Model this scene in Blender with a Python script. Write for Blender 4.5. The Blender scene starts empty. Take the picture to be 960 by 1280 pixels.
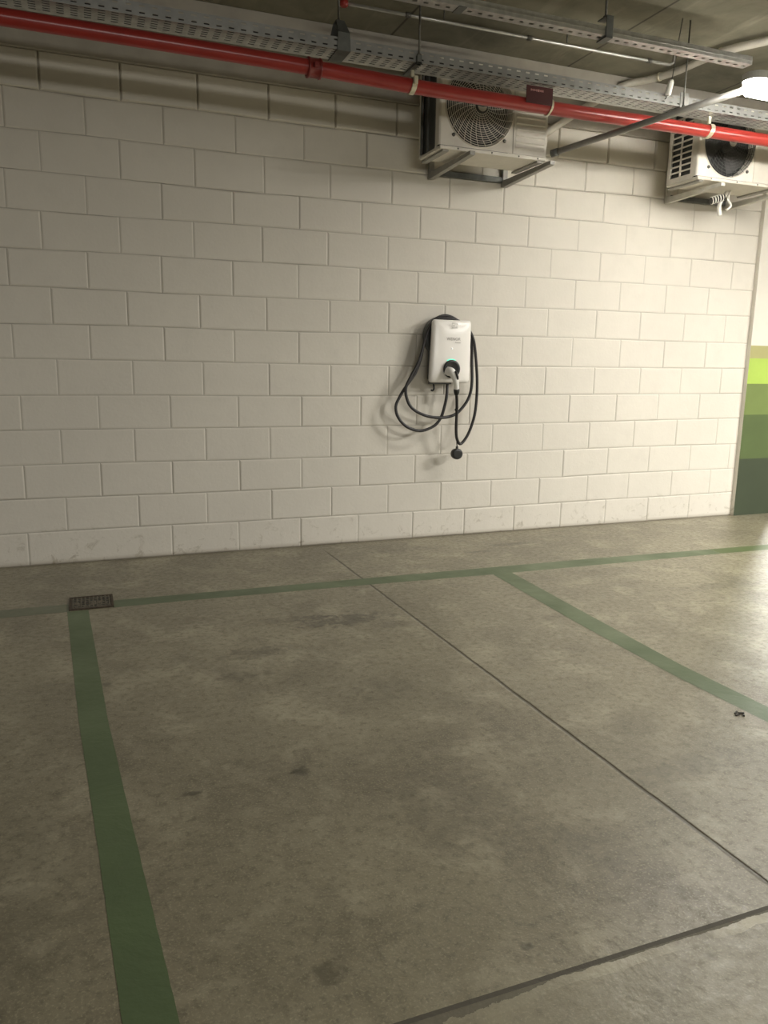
import bpy, bmesh, math, random
from mathutils import Vector, Matrix, noise
from math import sin, cos, pi, sqrt, radians
random.seed(7)
scn = bpy.context.scene
COL = scn.collection

# ------------------------------------------------------------------ helpers
def link(o, parent=None):
    COL.objects.link(o)
    if parent is not None:
        o.parent = parent
    return o

def tag(o, label=None, cat=None, group=None, kind=None):
    if label: o['label'] = label
    if cat: o['category'] = cat
    if group: o['group'] = group
    if kind: o['kind'] = kind
    return o

def thing(name, loc, label, cat, group=None):
    o = bpy.data.objects.new(name, None)
    o.empty_display_size = .05
    o.location = loc
    link(o)
    return tag(o, label, cat, group)

def obj(name, bm, mats, parent=None, smooth=False, loc=None):
    """link a bmesh (in world coordinates) as ONE object; children are shifted to their parent's frame"""
    if parent is not None:
        off = world_loc(parent)
        bmesh.ops.translate(bm, verts=bm.verts, vec=-off)
    me = bpy.data.meshes.new(name)
    bmesh.ops.recalc_face_normals(bm, faces=bm.faces)
    bm.to_mesh(me); bm.free()
    if not isinstance(mats, (list, tuple)): mats = [mats]
    for m in mats: me.materials.append(m)
    if smooth:
        for p in me.polygons: p.use_smooth = True
    o = bpy.data.objects.new(name, me)
    return link(o, parent)

def world_loc(o):
    v = Vector((0, 0, 0))
    while o is not None:
        v += o.location; o = o.parent
    return v

def box(bm, x0, x1, y0, y1, z0, z1, bev=0.0, seg=2, mi=0, mat=None):
    vs = [bm.verts.new((x, y, z)) for x in (x0, x1) for y in (y0, y1) for z in (z0, z1)]
    idx = [(0, 1, 3, 2), (4, 6, 7, 5), (0, 4, 5, 1), (2, 3, 7, 6), (0, 2, 6, 4), (1, 5, 7, 3)]
    fs = [bm.faces.new([vs[i] for i in f]) for f in idx]
    for f in fs: f.material_index = mi
    es = list({e for f in fs for e in f.edges})
    out = vs
    if bev > 0:
        r = bmesh.ops.bevel(bm, geom=es, offset=bev, segments=seg, profile=.5, affect='EDGES')
        out = list({v for f in r['faces'] for v in f.verts} | {v for v in vs if v.is_valid})
        for f in r['faces']: f.material_index = mi
    if mat is not None:
        out = list({v for v in out if v.is_valid})
        bmesh.ops.transform(bm, matrix=mat, verts=out)
    return out

def tube(bm, pts, r, n=10, cap=True, mi=0):
    """tube through points with parallel-transported rings; r is a number or a list"""
    pts = [Vector(p) for p in pts]
    rs = r if isinstance(r, (list, tuple)) else [r] * len(pts)
    rings = []
    t0 = (pts[1] - pts[0]).normalized()
    up = Vector((0, 0, 1)) if abs(t0.z) < .9 else Vector((1, 0, 0))
    u = t0.cross(up).normalized()
    for i, p in enumerate(pts):
        a = pts[max(i - 1, 0)]; b = pts[min(i + 1, len(pts) - 1)]
        t = (b - a).normalized()
        u = (u - t * u.dot(t)).normalized()
        v = t.cross(u)
        rings.append([bm.verts.new(p + (u * cos(2 * pi * k / n) + v * sin(2 * pi * k / n)) * rs[i]) for k in range(n)])
    for a, b in zip(rings, rings[1:]):
        for k in range(n):
            f = bm.faces.new((a[k], a[(k + 1) % n], b[(k + 1) % n], b[k])); f.material_index = mi; f.smooth = True
    if cap:
        for ring in (rings[0], rings[-1]):
            f = bm.faces.new(ring); f.material_index = mi

def lathe(bm, prof, centre, axis=(0, 0, 1), n=24, mi=0, smooth=True):
    """prof: list of (radius, height along axis)"""
    c = Vector(centre); a = Vector(axis).normalized()
    u = a.orthogonal().normalized(); v = a.cross(u)
    rings = []
    for (r, h) in prof:
        rings.append([bm.verts.new(c + a * h + (u * cos(2 * pi * k / n) + v * sin(2 * pi * k / n)) * max(r, 1e-4)) for k in range(n)])
    for p, q in zip(rings, rings[1:]):
        for k in range(n):
            f = bm.faces.new((p[k], p[(k + 1) % n], q[(k + 1) % n], q[k])); f.material_index = mi; f.smooth = smooth
    for ring in (rings[0], rings[-1]):
        f = bm.faces.new(ring); f.material_index = mi

def spline(pts, sub=5):
    """Catmull-Rom through points"""
    P = [Vector(p) for p in pts]
    P = [P[0] * 2 - P[1]] + P + [P[-1] * 2 - P[-2]]
    out = []
    for i in range(1, len(P) - 2):
        for s in range(sub):
            t = s / sub
            a, b, c, d = P[i - 1], P[i], P[i + 1], P[i + 2]
            out.append(.5 * ((2 * b) + (c - a) * t + (2 * a - 5 * b + 4 * c - d) * t * t + (3 * b - a - 3 * c + d) * t ** 3))
    out.append(P[-2])
    return out

# ------------------------------------------------------------------ materials
def new_mat(name):
    m = bpy.data.materials.new(name); m.use_nodes = True
    nt = m.node_tree
    return m, nt, nt.nodes['Principled BSDF']

def N(nt, t, **kw):
    n = nt.nodes.new(t)
    for k, v in kw.items(): setattr(n, k, v)
    return n

def noise_tex(nt, co, scale, detail=4, rough=.55, dist=0.0):
    n = N(nt, 'ShaderNodeTexNoise'); n.inputs['Scale'].default_value = scale
    n.inputs['Detail'].default_value = detail; n.inputs['Roughness'].default_value = rough
    n.inputs['Distortion'].default_value = dist
    nt.links.new(co, n.inputs['Vector'])
    return n.outputs['Fac']

def ramp(nt, fac, stops):
    r = N(nt, 'ShaderNodeValToRGB')
    e = r.color_ramp.elements
    while len(e) < len(stops): e.new(.5)
    for el, (p, c) in zip(e, stops):
        el.position = p
        el.color = (c, c, c, 1) if isinstance(c, (int, float)) else (*c, 1)
    nt.links.new(fac, r.inputs['Fac'])
    return r.outputs['Color']

def mix(nt, a, b, fac, mode='MIX'):
    m = N(nt, 'ShaderNodeMix', data_type='RGBA', blend_type=mode)
    for k, v in ((0, fac), (6, a), (7, b)):
        sock = m.inputs[k]
        if isinstance(v, bpy.types.NodeSocket): nt.links.new(v, sock)
        elif isinstance(v, (int, float)) and k != 0: sock.default_value = (v, v, v, 1)
        elif isinstance(v, (int, float)): sock.default_value = v
        else: sock.default_value = (*v, 1)
    return m.outputs[2]

def math_(nt, op, a, b=None, clamp=False):
    m = N(nt, 'ShaderNodeMath', operation=op); m.use_clamp = clamp
    for i, v in enumerate((a, b)):
        if v is None: continue
        if isinstance(v, bpy.types.NodeSocket): nt.links.new(v, m.inputs[i])
        else: m.inputs[i].default_value = v
    return m.outputs[0]

def bump(nt, height, strength, dist, base=None):
    b = N(nt, 'ShaderNodeBump'); b.inputs['Strength'].default_value = strength; b.inputs['Distance'].default_value = dist
    nt.links.new(height, b.inputs['Height'])
    if base is not None: nt.links.new(base, b.inputs['Normal'])
    return b.outputs['Normal']

def coords(nt):
    g = N(nt, 'ShaderNodeNewGeometry')
    return g.outputs['Position']

def simple(name, col, rough=.5, metal=0.0, var=.12, scale=30, bmp=0.0, emit=None, es=0.0, spec=.5):
    m, nt, b = new_mat(name)
    tc = N(nt, 'ShaderNodeTexCoord').outputs['Object']
    f = noise_tex(nt, tc, scale, 4)
    lo = tuple(c * (1 - var) for c in col); hi = tuple(min(1, c * (1 + var)) for c in col)
    c = ramp(nt, f, [(.3, lo), (.7, hi)])
    nt.links.new(c, b.inputs['Base Color'])
    b.inputs['Roughness'].default_value = rough; b.inputs['Metallic'].default_value = metal
    b.inputs['Specular IOR Level'].default_value = spec
    if bmp > 0: nt.links.new(bump(nt, f, bmp, .002), b.inputs['Normal'])
    if emit:
        b.inputs['Emission Color'].default_value = (*emit, 1); b.inputs['Emission Strength'].default_value = es
    return m

def wall_paint(name, base, dirt):
    m, nt, b = new_mat(name)
    co = coords(nt)
    n1 = noise_tex(nt, co, 1.3, 4); n2 = noise_tex(nt, co, 60, 5, .6); n3 = noise_tex(nt, co, 9, 5, .6)
    c = mix(nt, base, tuple(x * .93 for x in base), ramp(nt, n1, [(.35, 0.), (.7, 1.)]))
    c = mix(nt, c, tuple(x * .92 for x in base), ramp(nt, n3, [(.5, 0.), (.75, .7)]))
    # scuffs near the floor
    z = N(nt, 'ShaderNodeSeparateXYZ'); nt.links.new(co, z.inputs[0])
    low = ramp(nt, z.outputs['Z'], [(0.0, 1.), (.28, 0.)])
    sc = ramp(nt, noise_tex(nt, co, 14, 6, .7, .6), [(.56, 0.), (.68, 1.)])
    f = N(nt, 'ShaderNodeMath', operation='MULTIPLY'); nt.links.new(low, f.inputs[0]); nt.links.new(sc, f.inputs[1])
    f2 = math_(nt, 'MULTIPLY', f.outputs[0], .75)
    c = mix(nt, c, dirt, f2)
    foot = ramp(nt, z.outputs['Z'], [(0.0, .55), (.03, 0.)])
    c = mix(nt, c, dirt, foot)
    nt.links.new(c, b.inputs['Base Color'])
    b.inputs['Roughness'].default_value = .62
    b.inputs['Specular IOR Level'].default_value = .3
    nb = bump(nt, n2, .35, .003)
    nb = bump(nt, n3, .25, .006, nb)
    nt.links.new(nb, b.inputs['Normal'])
    return m

M = {}
M['wall'] = wall_paint('painted_block', (.66, .622, .545), (.30, .26, .19))
M['joint'] = wall_paint('painted_mortar', (.50, .47, .41), (.16, .13, .09))
M['pillar_white'] = wall_paint('pillar_paint', (.68, .65, .57), (.30, .26, .19))
M['beam'] = simple('beam_concrete', (.36, .33, .28), .85, var=.12, scale=6, bmp=.3)
STR = [(0.0, .318, (.045, .058, .033)), (.318, .625, (.082, .115, .040)), (.625, .863, (.15, .20, .058)), (.863, 1.069, (.36, .50, .085)), (1.069, 1.362, (.36, .34, .145))]
# stripe heights above the floor are refined where the pillar is built
for i, s in enumerate(STR):
    M['g%d' % i] = simple('green_band_paint', s[2], .5, var=.06, scale=5, bmp=.1)
M['white_metal'] = simple('ac_casing_paint', (.62, .585, .51), .6, var=.05, scale=12)
M['white_metal2'] = simple('ac_casing_paint_pale', (.66, .625, .55), .6, var=.05, scale=12)
M['dull_wall'] = simple('dull_grey_wall', (.16, .15, .13), .8, var=.1, scale=3)
M['wire'] = simple('grille_wire', (.66, .62, .54), .4, var=.05)
M['dark'] = simple('dark_cavity', (.018, .019, .018), .6, var=.2)
M['fan'] = simple('fan_plastic', (.055, .055, .052), .5, var=.15)
M['fan_hub'] = simple('fan_hub_label', (.45, .42, .36), .5, var=.1)
M['fin'] = simple('coil_fins', (.075, .08, .078), .4, metal=.5, var=.2, scale=90)
M['galv'] = simple('galvanised_steel', (.50, .50, .475), .38, metal=.88, var=.18, scale=25)
M['galv_flange'] = simple('shaded_flange_steel', (.29, .29, .275), .5, metal=.75, var=.15, scale=15)  # darker copy of the tray steel: shade on the flanges put into the colour
M['galv_dark'] = simple('aged_galvanised_steel', (.13, .135, .125), .6, metal=.4, var=.2, scale=20)
M['bracket'] = simple('bracket_steel', (.31, .30, .27), .5, metal=.25, var=.12, scale=20)
M['bracket_glare'] = simple('bracket_glare_steel', (.55, .53, .47), .5, metal=.05, var=.1, scale=20)  # lamp glare on the second bracket put into a paler colour
M['rod'] = simple('threaded_rod_steel', (.13, .125, .11), .5, metal=.7, var=.2, scale=80)
M['red'] = simple('red_pipe_paint', (.30, .028, .022), .28, var=.10, scale=8)
M['red_dark'] = simple('dark_red_paint', (.19, .018, .014), .4, var=.15, scale=8)
M['sign_red'] = simple('dark_red_plate', (.055, .010, .010), .4, var=.1, scale=8)
M['sign_text'] = simple('plate_lettering', (.40, .20, .18), .5, var=.05)
M['zinc'] = simple('clamp_zinc', (.60, .56, .42), .35, metal=.4, var=.15, scale=40)
M['white_pl'] = simple('white_plastic', (.78, .76, .70), .3, var=.03)
M['white_shell'] = simple('charger_shell', (.86, .83, .78), .25, var=.015, scale=4)
M['grip_white'] = simple('connector_white', (.80, .79, .75), .35, var=.03)
M['grey_shell'] = simple('charger_back_grey', (.10, .105, .105), .45, var=.1)
M['rubber'] = simple('black_cable_rubber', (.022, .020, .020), .42, var=.2, scale=60)
M['black_pl'] = simple('black_plastic', (.016, .017, .016), .38, var=.2, scale=40)
M['ink'] = simple('grey_print', (.33, .31, .29), .5, var=.05)
M['ink_pale'] = simple('pale_grey_print', (.60, .58, .54), .5, var=.04)
M['led'] = simple('green_led', (.2, .8, .6), .4, emit=(.12, .95, .62), es=.55)
M['led_white'] = simple('white_led', (.9, .9, .9), .4, emit=(1, 1, .98), es=.35)
M['pvc'] = simple('beige_pvc', (.50, .47, .40), .6, var=.08, scale=30)
M['conduit'] = simple('steel_conduit', (.26, .25, .23), .38, metal=.35, var=.12, scale=20)
M['conduit_b'] = simple('bright_conduit', (.55, .54, .50), .25, metal=.6, var=.1, scale=20)
M['lamp_body'] = simple('lamp_housing', (.62, .62, .60), .4, var=.04)
M['diffuser'] = simple('lamp_diffuser', (.9, .9, .85), .4, emit=(1.0, .96, .88), es=62.0)
M['rust'] = simple('rusted_iron', (.060, .045, .030), .75, metal=.3, var=.45, scale=60, bmp=.6)
M['grate'] = simple('clogged_grate', (.105, .092, .066), .8, metal=.1, var=.5, scale=70, bmp=.6)
M['scrap'] = simple('dark_scrap', (.03, .026, .02), .8, var=.3, scale=60)

def floor_mat():
    m, nt, b = new_mat('garage_floor_concrete')
    co = coords(nt)
    sp = N(nt, 'ShaderNodeSeparateXYZ'); nt.links.new(co, sp.inputs[0])
    X, Y = sp.outputs['X'], sp.outputs['Y']
    big = noise_tex(nt, co, .9, 5, .6, .3); med = noise_tex(nt, co, 4.5, 6, .62, .4); fine = noise_tex(nt, co, 38, 6, .7); grit = noise_tex(nt, co, 160, 3, .6)
    base = mix(nt, (.235, .215, .165), (.145, .130, .098), ramp(nt, big, [(.32, 0.), (.68, 1.)]))
    base = mix(nt, base, (.33, .305, .245), ramp(nt, med, [(.50, 0.), (.70, .75)]))
    base = mix(nt, base, (.10, .088, .064), ramp(nt, noise_tex(nt, co, 3.1, 8, .75, .5), [(.50, 0.), (.66, .7)]))
    base = mix(nt, base, (.10, .088, .062), ramp(nt, fine, [(.50, 0.), (.66, .65)]))
    base = mix(nt, base, (.40, .37, .29), ramp(nt, grit, [(.54, 0.), (.66, .45)]))
    # darker small spots
    vor = N(nt, 'ShaderNodeTexVoronoi'); vor.inputs['Scale'].default_value = 5.5; nt.links.new(co, vor.inputs['Vector'])
    spots = ramp(nt, vor.outputs['Distance'], [(.0, .8), (.09, 0.)])
    spots = mix(nt, 0.0, spots, ramp(nt, noise_tex(nt, co, 1.7, 3), [(.44, 0.), (.54, 1.)]))
    base = mix(nt, base, (.06, .052, .036), spots)
    # individual worn oil stains (x, y, rx, ry, strength)
    st = [(1.40, -1.48, .26, .10, .75), (1.15, -1.40, .20, .05, .4), (.94, -1.76, .16, .07, .5), (1.60, -1.62, .12, .05, .4), (2.97, -.37, .17, .045, .6), (2.66, -.50, .12, .03, .5),
          (1.20, -3.06, .20, .24, .30), (1.44, -3.33, .10, .12, .25), (1.97, -3.10, .26, .07, .35), (.87, -2.73, .035, .035, .8), (1.13, -3.57, .02, .012, .6), (.85, -1.98, .12, .05, .3),
          (2.42, -1.76, .22, .035, .35), (.73, -3.5, .05, .04, .5), (1.31, -2.27, .14, .11, .25), (3.6, -1.6, .35, .07, .35), (2.2, -.30, .4, .06, .3), (3.1, -1.12, .25, .03, .3), (.35, -1.9, .02, .02, .6), (.55, -2.75, .03, .012, .7), (.0, -3.0, .5, .4, .25)]
    wob = noise_tex(nt, co, 16, 6, .7, .8)
    for (sx, sy, rx, ry, s) in st:
        dx = math_(nt, 'DIVIDE', math_(nt, 'SUBTRACT', X, sx), rx); dy = math_(nt, 'DIVIDE', math_(nt, 'SUBTRACT', Y, sy), ry)
        d = math_(nt, 'ADD', math_(nt, 'MULTIPLY', dx, dx), math_(nt, 'MULTIPLY', dy, dy))
        d = math_(nt, 'ADD', d, math_(nt, 'MULTIPLY', math_(nt, 'SUBTRACT', wob, .5), 5.5))
        base = mix(nt, base, (.050, .044, .031), ramp(nt, d, [(.1, min(.85, s * 1.05)), (1.25, 0.)]))
    # dust line along the wall base
    wl = ramp(nt, math_(nt, 'ADD', math_(nt, 'MULTIPLY', Y, -1.0), math_(nt, 'MULTIPLY', math_(nt, 'SUBTRACT', wob, .5), .06)), [(.0, .7), (.055, 0.)])
    base = mix(nt, base, (.10, .088, .062), wl)
    # saw-cut joint running away from the wall
    xj = math_(nt, 'ADD', math_(nt, 'MULTIPLY', Y, -.014), 1.714)
    w1 = math_(nt, 'MULTIPLY', math_(nt, 'SUBTRACT', noise_tex(nt, co, 5, 6, .7), .5), .012)
    d1 = math_(nt, 'ABSOLUTE', math_(nt, 'ADD', math_(nt, 'SUBTRACT', X, xj), w1))
    on = ramp(nt, math_(nt, 'MULTIPLY', Y, -.1), [(.012, 0.), (.03, 1.)])
    c1 = math_(nt, 'MULTIPLY', ramp(nt, d1, [(.0035, 1.), (.0085, 0.)]), on)
    # slab edge parallel to the wall, ragged on the near side
    rag = math_(nt, 'MULTIPLY', math_(nt, 'SUBTRACT', noise_tex(nt, co, 3.0, 7, .7), .40), .20)
    left = ramp(nt, math_(nt, 'MULTIPLY', X, .25), [(.2, 1.), (.31, .22)])
    wid = math_(nt, 'ADD', math_(nt, 'MULTIPLY', math_(nt, 'MAXIMUM', rag, 0.0), left), .007)
    t = math_(nt, 'SUBTRACT', -3.652, Y)     # positive towards the camera
    inside = math_(nt, 'MULTIPLY', math_(nt, 'GREATER_THAN', t, -.004), math_(nt, 'LESS_THAN', t, wid))
    lip = math_(nt, 'MULTIPLY', math_(nt, 'GREATER_THAN', t, wid), math_(nt, 'LESS_THAN', t, math_(nt, 'ADD', math_(nt, 'MULTIPLY', wid, 1.2), .022)))
    lip = math_(nt, 'MULTIPLY', lip, ramp(nt, med, [(.4, 0.), (.55, .8)]))
    beyond = math_(nt, 'GREATER_THAN', t, 0.01)
    base = mix(nt, base, (.30, .28, .22), math_(nt, 'MULTIPLY', beyond, .25))
    base = mix(nt, base, (.40, .375, .305), math_(nt, 'MULTIPLY', lip, ramp(nt, math_(nt, 'MULTIPLY', X, .25), [(.27, .15), (.33, 1.)])))
    base = mix(nt, base, (.052, .043, .028), math_(nt, 'MULTIPLY', c1, .9))
    base = mix(nt, base, (.075, .066, .046), math_(nt, 'MULTIPLY', inside, .72))
    core = math_(nt, 'MULTIPLY', math_(nt, 'GREATER_THAN', t, -.004), math_(nt, 'LESS_THAN', t, .007))
    base = mix(nt, base, (.045, .038, .026), math_(nt, 'MULTIPLY', core, .8))
    base = mix(nt, base, (1.0, .985, .86), 1.0, 'MULTIPLY')
    nt.links.new(base, b.inputs['Base Color'])
    rg = ramp(nt, fine, [(.35, .30), (.65, .50)])
    nt.links.new(mix(nt, rg, .8, inside), b.inputs['Roughness'])
    b.inputs['Specular IOR Level'].default_value = .8
    h = math_(nt, 'SUBTRACT', 1.0, math_(nt, 'MAXIMUM', c1, inside))
    nb = bump(nt, h, .6, .008)
    nb = bump(nt, med, .22, .02, nb)
    nb = bump(nt, fine, .22, .004, nb)
    nt.links.new(nb, b.inputs['Normal'])
    return m
M['floor'] = floor_mat()

def paint_mat(name, col, fade):
    """thin floor paint through which worn concrete shows"""
    m, nt, b = new_mat(name)
    co = coords(nt)
    n = noise_tex(nt, co, 30, 6, .7); n2 = noise_tex(nt, co, 3, 5, .6)
    c = mix(nt, col, tuple(x * .8 for x in col), ramp(nt, n2, [(.35, 0.), (.7, 1.)]))
    c = mix(nt, c, (.15, .14, .10), ramp(nt, n, [(.62 - fade * .3, 0.), (.78 - fade * .2, .35 + fade * .5)]))
    if fade > .3: c = mix(nt, c, (.16, .15, .11), fade)
    nt.links.new(c, b.inputs['Base Color'])
    nt.links.new(ramp(nt, n2, [(.3, .36), (.7, .52)]), b.inputs['Roughness'])
    nb = bump(nt, noise_tex(nt, co, 4.5, 6, .62, .4), .22, .02)
    nt.links.new(bump(nt, n, .2, .004, nb), b.inputs['Normal'])
    return m
M['paint'] = paint_mat('green_floor_paint', (.090, .128, .060), 0.0)
M['paint_worn'] = paint_mat('worn_green_floor_paint', (.096, .130, .068), .22)
M['paint_faint'] = paint_mat('faint_green_floor_paint', (.09, .12, .066), .42)

def ceiling_mat():
    m, nt, b = new_mat('formwork_concrete')
    co = coords(nt)
    mp = N(nt, 'ShaderNodeMapping'); mp.inputs['Scale'].default_value = (3.0, .35, 1); nt.links.new(co, mp.inputs['Vector'])
    st = noise_tex(nt, mp.outputs[0], 2.2, 6, .65, .3)
    n = noise_tex(nt, co, 3.5, 6, .65, .5)
    c = mix(nt, (.225, .208, .150), (.14, .130, .090), ramp(nt, n, [(.35, 0.), (.68, 1.)]))
    c = mix(nt, c, (.33, .31, .24), ramp(nt, st, [(.56, 0.), (.72, .6)]))
    sp = N(nt, 'ShaderNodeSeparateXYZ'); nt.links.new(co, sp.inputs[0])
    # board joints every 1.25 m
    fx = math_(nt, 'FRACT', math_(nt, 'DIVIDE', math_(nt, 'ADD', sp.outputs['X'], 8.45), 1.25))
    j = ramp(nt, math_(nt, 'ABSOLUTE', math_(nt, 'SUBTRACT', fx, .5)), [(.003, .85), (.008, 0.)])
    c = mix(nt, c, (.035, .03, .02), j)
    nt.links.new(c, b.inputs['Base Color']); b.inputs['Roughness'].default_value = .85
    nt.links.new(bump(nt, n, .4, .01), b.inputs['Normal'])
    return m
M['ceiling'] = ceiling_mat()

JK= [-0.4, 0.0, 0.4, 0.8, 1.2, 1.6, 2.0, 2.4, 2.8, 3.2, 3.6, 4.0, 4.4, 4.8, 5.2, 5.6]
JZ= [[0.0, 0.0, 0.0, 0.0, 0.0, 0.0, 0.0, 0.0, 0.0, 0.0, 0.0, 0.0, 0.0, 0.0, 0.0, 0.0], [0.1904, 0.1939, 0.1948, 0.1919, 0.1871, 0.1887, 0.1867, 0.1857, 0.1846, 0.1864, 0.1867, 0.1907, 0.1882, 0.1892, 0.1925, 0.1903], [0.3901, 0.3908, 0.3881, 0.3839, 0.3824, 0.3834, 0.3816, 0.382, 0.3817, 0.379, 0.3786, 0.3855, 0.3884, 0.3855, 0.3862, 0.3854], [0.5839, 0.5851, 0.5862, 0.5841, 0.5783, 0.5781, 0.5786, 0.5772, 0.5763, 0.5768, 0.5802, 0.5841, 0.586, 0.5861, 0.5849, 0.5838], [0.7802, 0.7816, 0.7839, 0.7814, 0.7788, 0.7787, 0.7768, 0.7765, 0.775, 0.7754, 0.777, 0.7808, 0.7871, 0.7882, 0.7932, 0.7889], [0.9758, 0.9766, 0.9775, 0.9774, 0.9733, 0.9709, 0.9708, 0.9764, 0.9821, 0.9759, 0.9794, 0.9812, 0.9839, 0.9842, 0.9884, 0.9854], [1.1781, 1.1782, 1.1777, 1.175, 1.1723, 1.1705, 1.168, 1.1668, 1.1703, 1.1745, 1.1757, 1.1768, 1.1785, 1.1802, 1.1842, 1.181], [1.3631, 1.3635, 1.3704, 1.3704, 1.3656, 1.3651, 1.3701, 1.3714, 1.3748, 1.3778, 1.3805, 1.3783, 1.3769, 1.3777, 1.3795, 1.3775], [1.568, 1.5644, 1.5656, 1.5602, 1.5618, 1.5643, 1.5659, 1.5693, 1.5681, 1.5718, 1.5764, 1.5782, 1.5781, 1.5811, 1.5875, 1.5829], [1.7588, 1.7604, 1.7663, 1.7679, 1.7639, 1.7694, 1.7672, 1.7673, 1.772, 1.7799, 1.7765, 1.7796, 1.7815, 1.779, 1.7777, 1.7762], [1.9666, 1.9645, 1.9597, 1.9656, 1.9708, 1.9707, 1.9689, 1.9703, 1.9692, 1.9711, 1.9722, 1.9743, 1.9768, 1.9816, 1.9769, 1.9757], [2.1601, 2.1645, 2.1616, 2.1616, 2.1525, 2.1616, 2.161, 2.168, 2.1683, 2.1704, 2.1755, 2.1746, 2.1712, 2.1807, 2.1876, 2.1795], [2.3618, 2.3646, 2.3683, 2.3656, 2.3619, 2.3644, 2.3639, 2.3605, 2.3631, 2.3608, 2.3648, 2.3768, 2.377, 2.3623, 2.3616, 2.3616], [2.5605, 2.571, 2.5591, 2.5657, 2.5653, 2.5586, 2.5664, 2.5608, 2.5594, 2.5594, 2.5594, 2.5594, 2.5594, 2.5594, 2.5594, 2.5594], [2.7572, 2.7572, 2.7572, 2.7572, 2.7572, 2.7572, 2.7572, 2.7572, 2.7572, 2.7572, 2.7572, 2.7572, 2.7572, 2.7572, 2.7572, 2.7572]]
VX= [[-0.4112, -0.0112, 0.793, 1.2019, 1.6036, 1.9999, 2.3961, 2.7926, 3.1951, 3.5938, 3.9945, 4.3938, 4.8, 5.2, 5.6], [-0.1961, 0.203, 0.6049, 1.0096, 1.4141, 1.8131, 2.2111, 2.6031, 2.9967, 3.3956, 3.8165, 4.1917, 4.6051, 4.9934, 5.3993, 5.7934], [-0.4022, -0.0059, 0.4014, 0.8074, 1.2156, 1.6125, 2.0068, 2.4042, 2.7994, 3.1992, 3.5892, 3.9842, 4.3691, 4.7691, 5.1691, 5.6], [-0.2024, 0.1974, 0.5978, 1.0116, 1.409, 1.8068, 2.2, 2.5928, 2.9918, 3.4028, 3.8014, 4.2079, 4.6103, 5.0172, 5.4137, 5.8172], [-0.394, 0.0024, 0.4095, 0.8088, 1.2134, 1.6133, 2.0106, 2.4075, 2.8046, 3.1986, 3.6138, 4.0274, 4.4155, 4.8129, 5.2142, 5.6129], [-0.1963, 0.2016, 0.6058, 1.0081, 1.4079, 1.806, 2.2032, 2.6031, 3.0049, 3.3983, 3.8147, 4.2271, 4.6115, 5.0064, 5.4089, 5.8064], [-0.4152, -0.0131, 0.3826, 0.7898, 1.1979, 1.5975, 1.9971, 2.3972, 2.797, 3.1969, 3.6125, 4.0281, 4.4281, 4.8281, 5.2, 5.6], [-0.2061, 0.1952, 0.5926, 0.999, 1.3972, 1.7987, 2.195, 2.5954, 2.9927, 3.3954, 3.8, 4.189, 4.598, 4.9974, 5.3977, 5.7974], [-0.4091, -0.0105, 0.3923, 0.7883, 1.1966, 1.5975, 1.9974, 2.3959, 2.7954, 3.2037, 3.6066, 3.9922, 4.4036, 4.8063, 5.2049, 5.6063], [-0.2301, 0.1678, 0.572, 0.9761, 1.3764, 1.787, 2.1851, 2.585, 2.9896, 3.3942, 3.8022, 4.1942, 4.6143, 5.0172, 5.4157, 5.8172], [-0.3955, 0.004, 0.4051, 0.8042, 1.2089, 1.6062, 2.0054, 2.4023, 2.8009, 3.2028, 3.6057, 4.0091, 4.4112, 4.8188, 5.2188, 5.6188], [-0.2126, 0.1864, 0.5885, 0.9929, 1.3954, 1.7998, 2.2039, 2.6032, 3.0024, 3.4066, 3.8026, 4.1959, 4.6023, 4.9991, 5.4023, 5.8], [-0.3798, 0.0233, 0.4202, 0.8263, 1.2291, 1.6367, 2.0329, 2.4367, 2.8344, 3.2344, 3.6344, 4.0344, 4.4344, 4.8, 5.2, 5.6], [-0.1929, 0.2046, 0.6096, 1.0198, 1.4234, 1.8304, 2.2269, 2.6304, 3.0, 3.4, 3.8, 4.2, 4.6, 5.0, 5.4, 5.8]]

EXPO = 0.12
LIGHTS = [('ceiling_batten_near', (5.7, -4.7, 2.6), 1.2, .12, 240), ('fill_light_right', (6.5, -2.9, 2.6), 1.2, .12, 245), ('fill_light_rear', (1.2, -9.0, 2.2), 3.6, .3, 80, (radians(80), 0, 0)),  # right and rear are unseen lights added to brighten floor and wall
          ('floor_glint_light', (10.4, 4.0, 2.6), 1.2, .3, 380), ('fill_light_left', (-4.2, -1.4, 2.6), 1.2, .12, 62)]  # unseen lights added for the floor highlight and to fill the left wall
# ------------------------------------------------------------------ the setting
def quad_mesh(bm, pts, mi=0):
    f = bm.faces.new([bm.verts.new(p) for p in pts]); f.material_index = mi; return f

bm = bmesh.new()
quad_mesh(bm, [(-7, -13, 0), (14, -13, 0), (14, 7, 0), (-7, 7, 0)])
tag(obj('floor', bm, M['floor']), kind='structure', label='stained grey concrete garage floor', cat='floor')
bm = bmesh.new()
box(bm, -7, 14, -13, 7, 3.118, 3.35)
tag(obj('ceiling', bm, M['ceiling']), kind='structure', label='dark board-marked concrete ceiling slab', cat='ceiling')

def jz(k, x):
    t = (x - JK[0]) / .4
    i = int(math.floor(t)); i = max(0, min(len(JK) - 2, i)); f = min(1, max(0, t - i))
    return JZ[k][i] * (1 - f) + JZ[k][i + 1] * f

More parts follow.
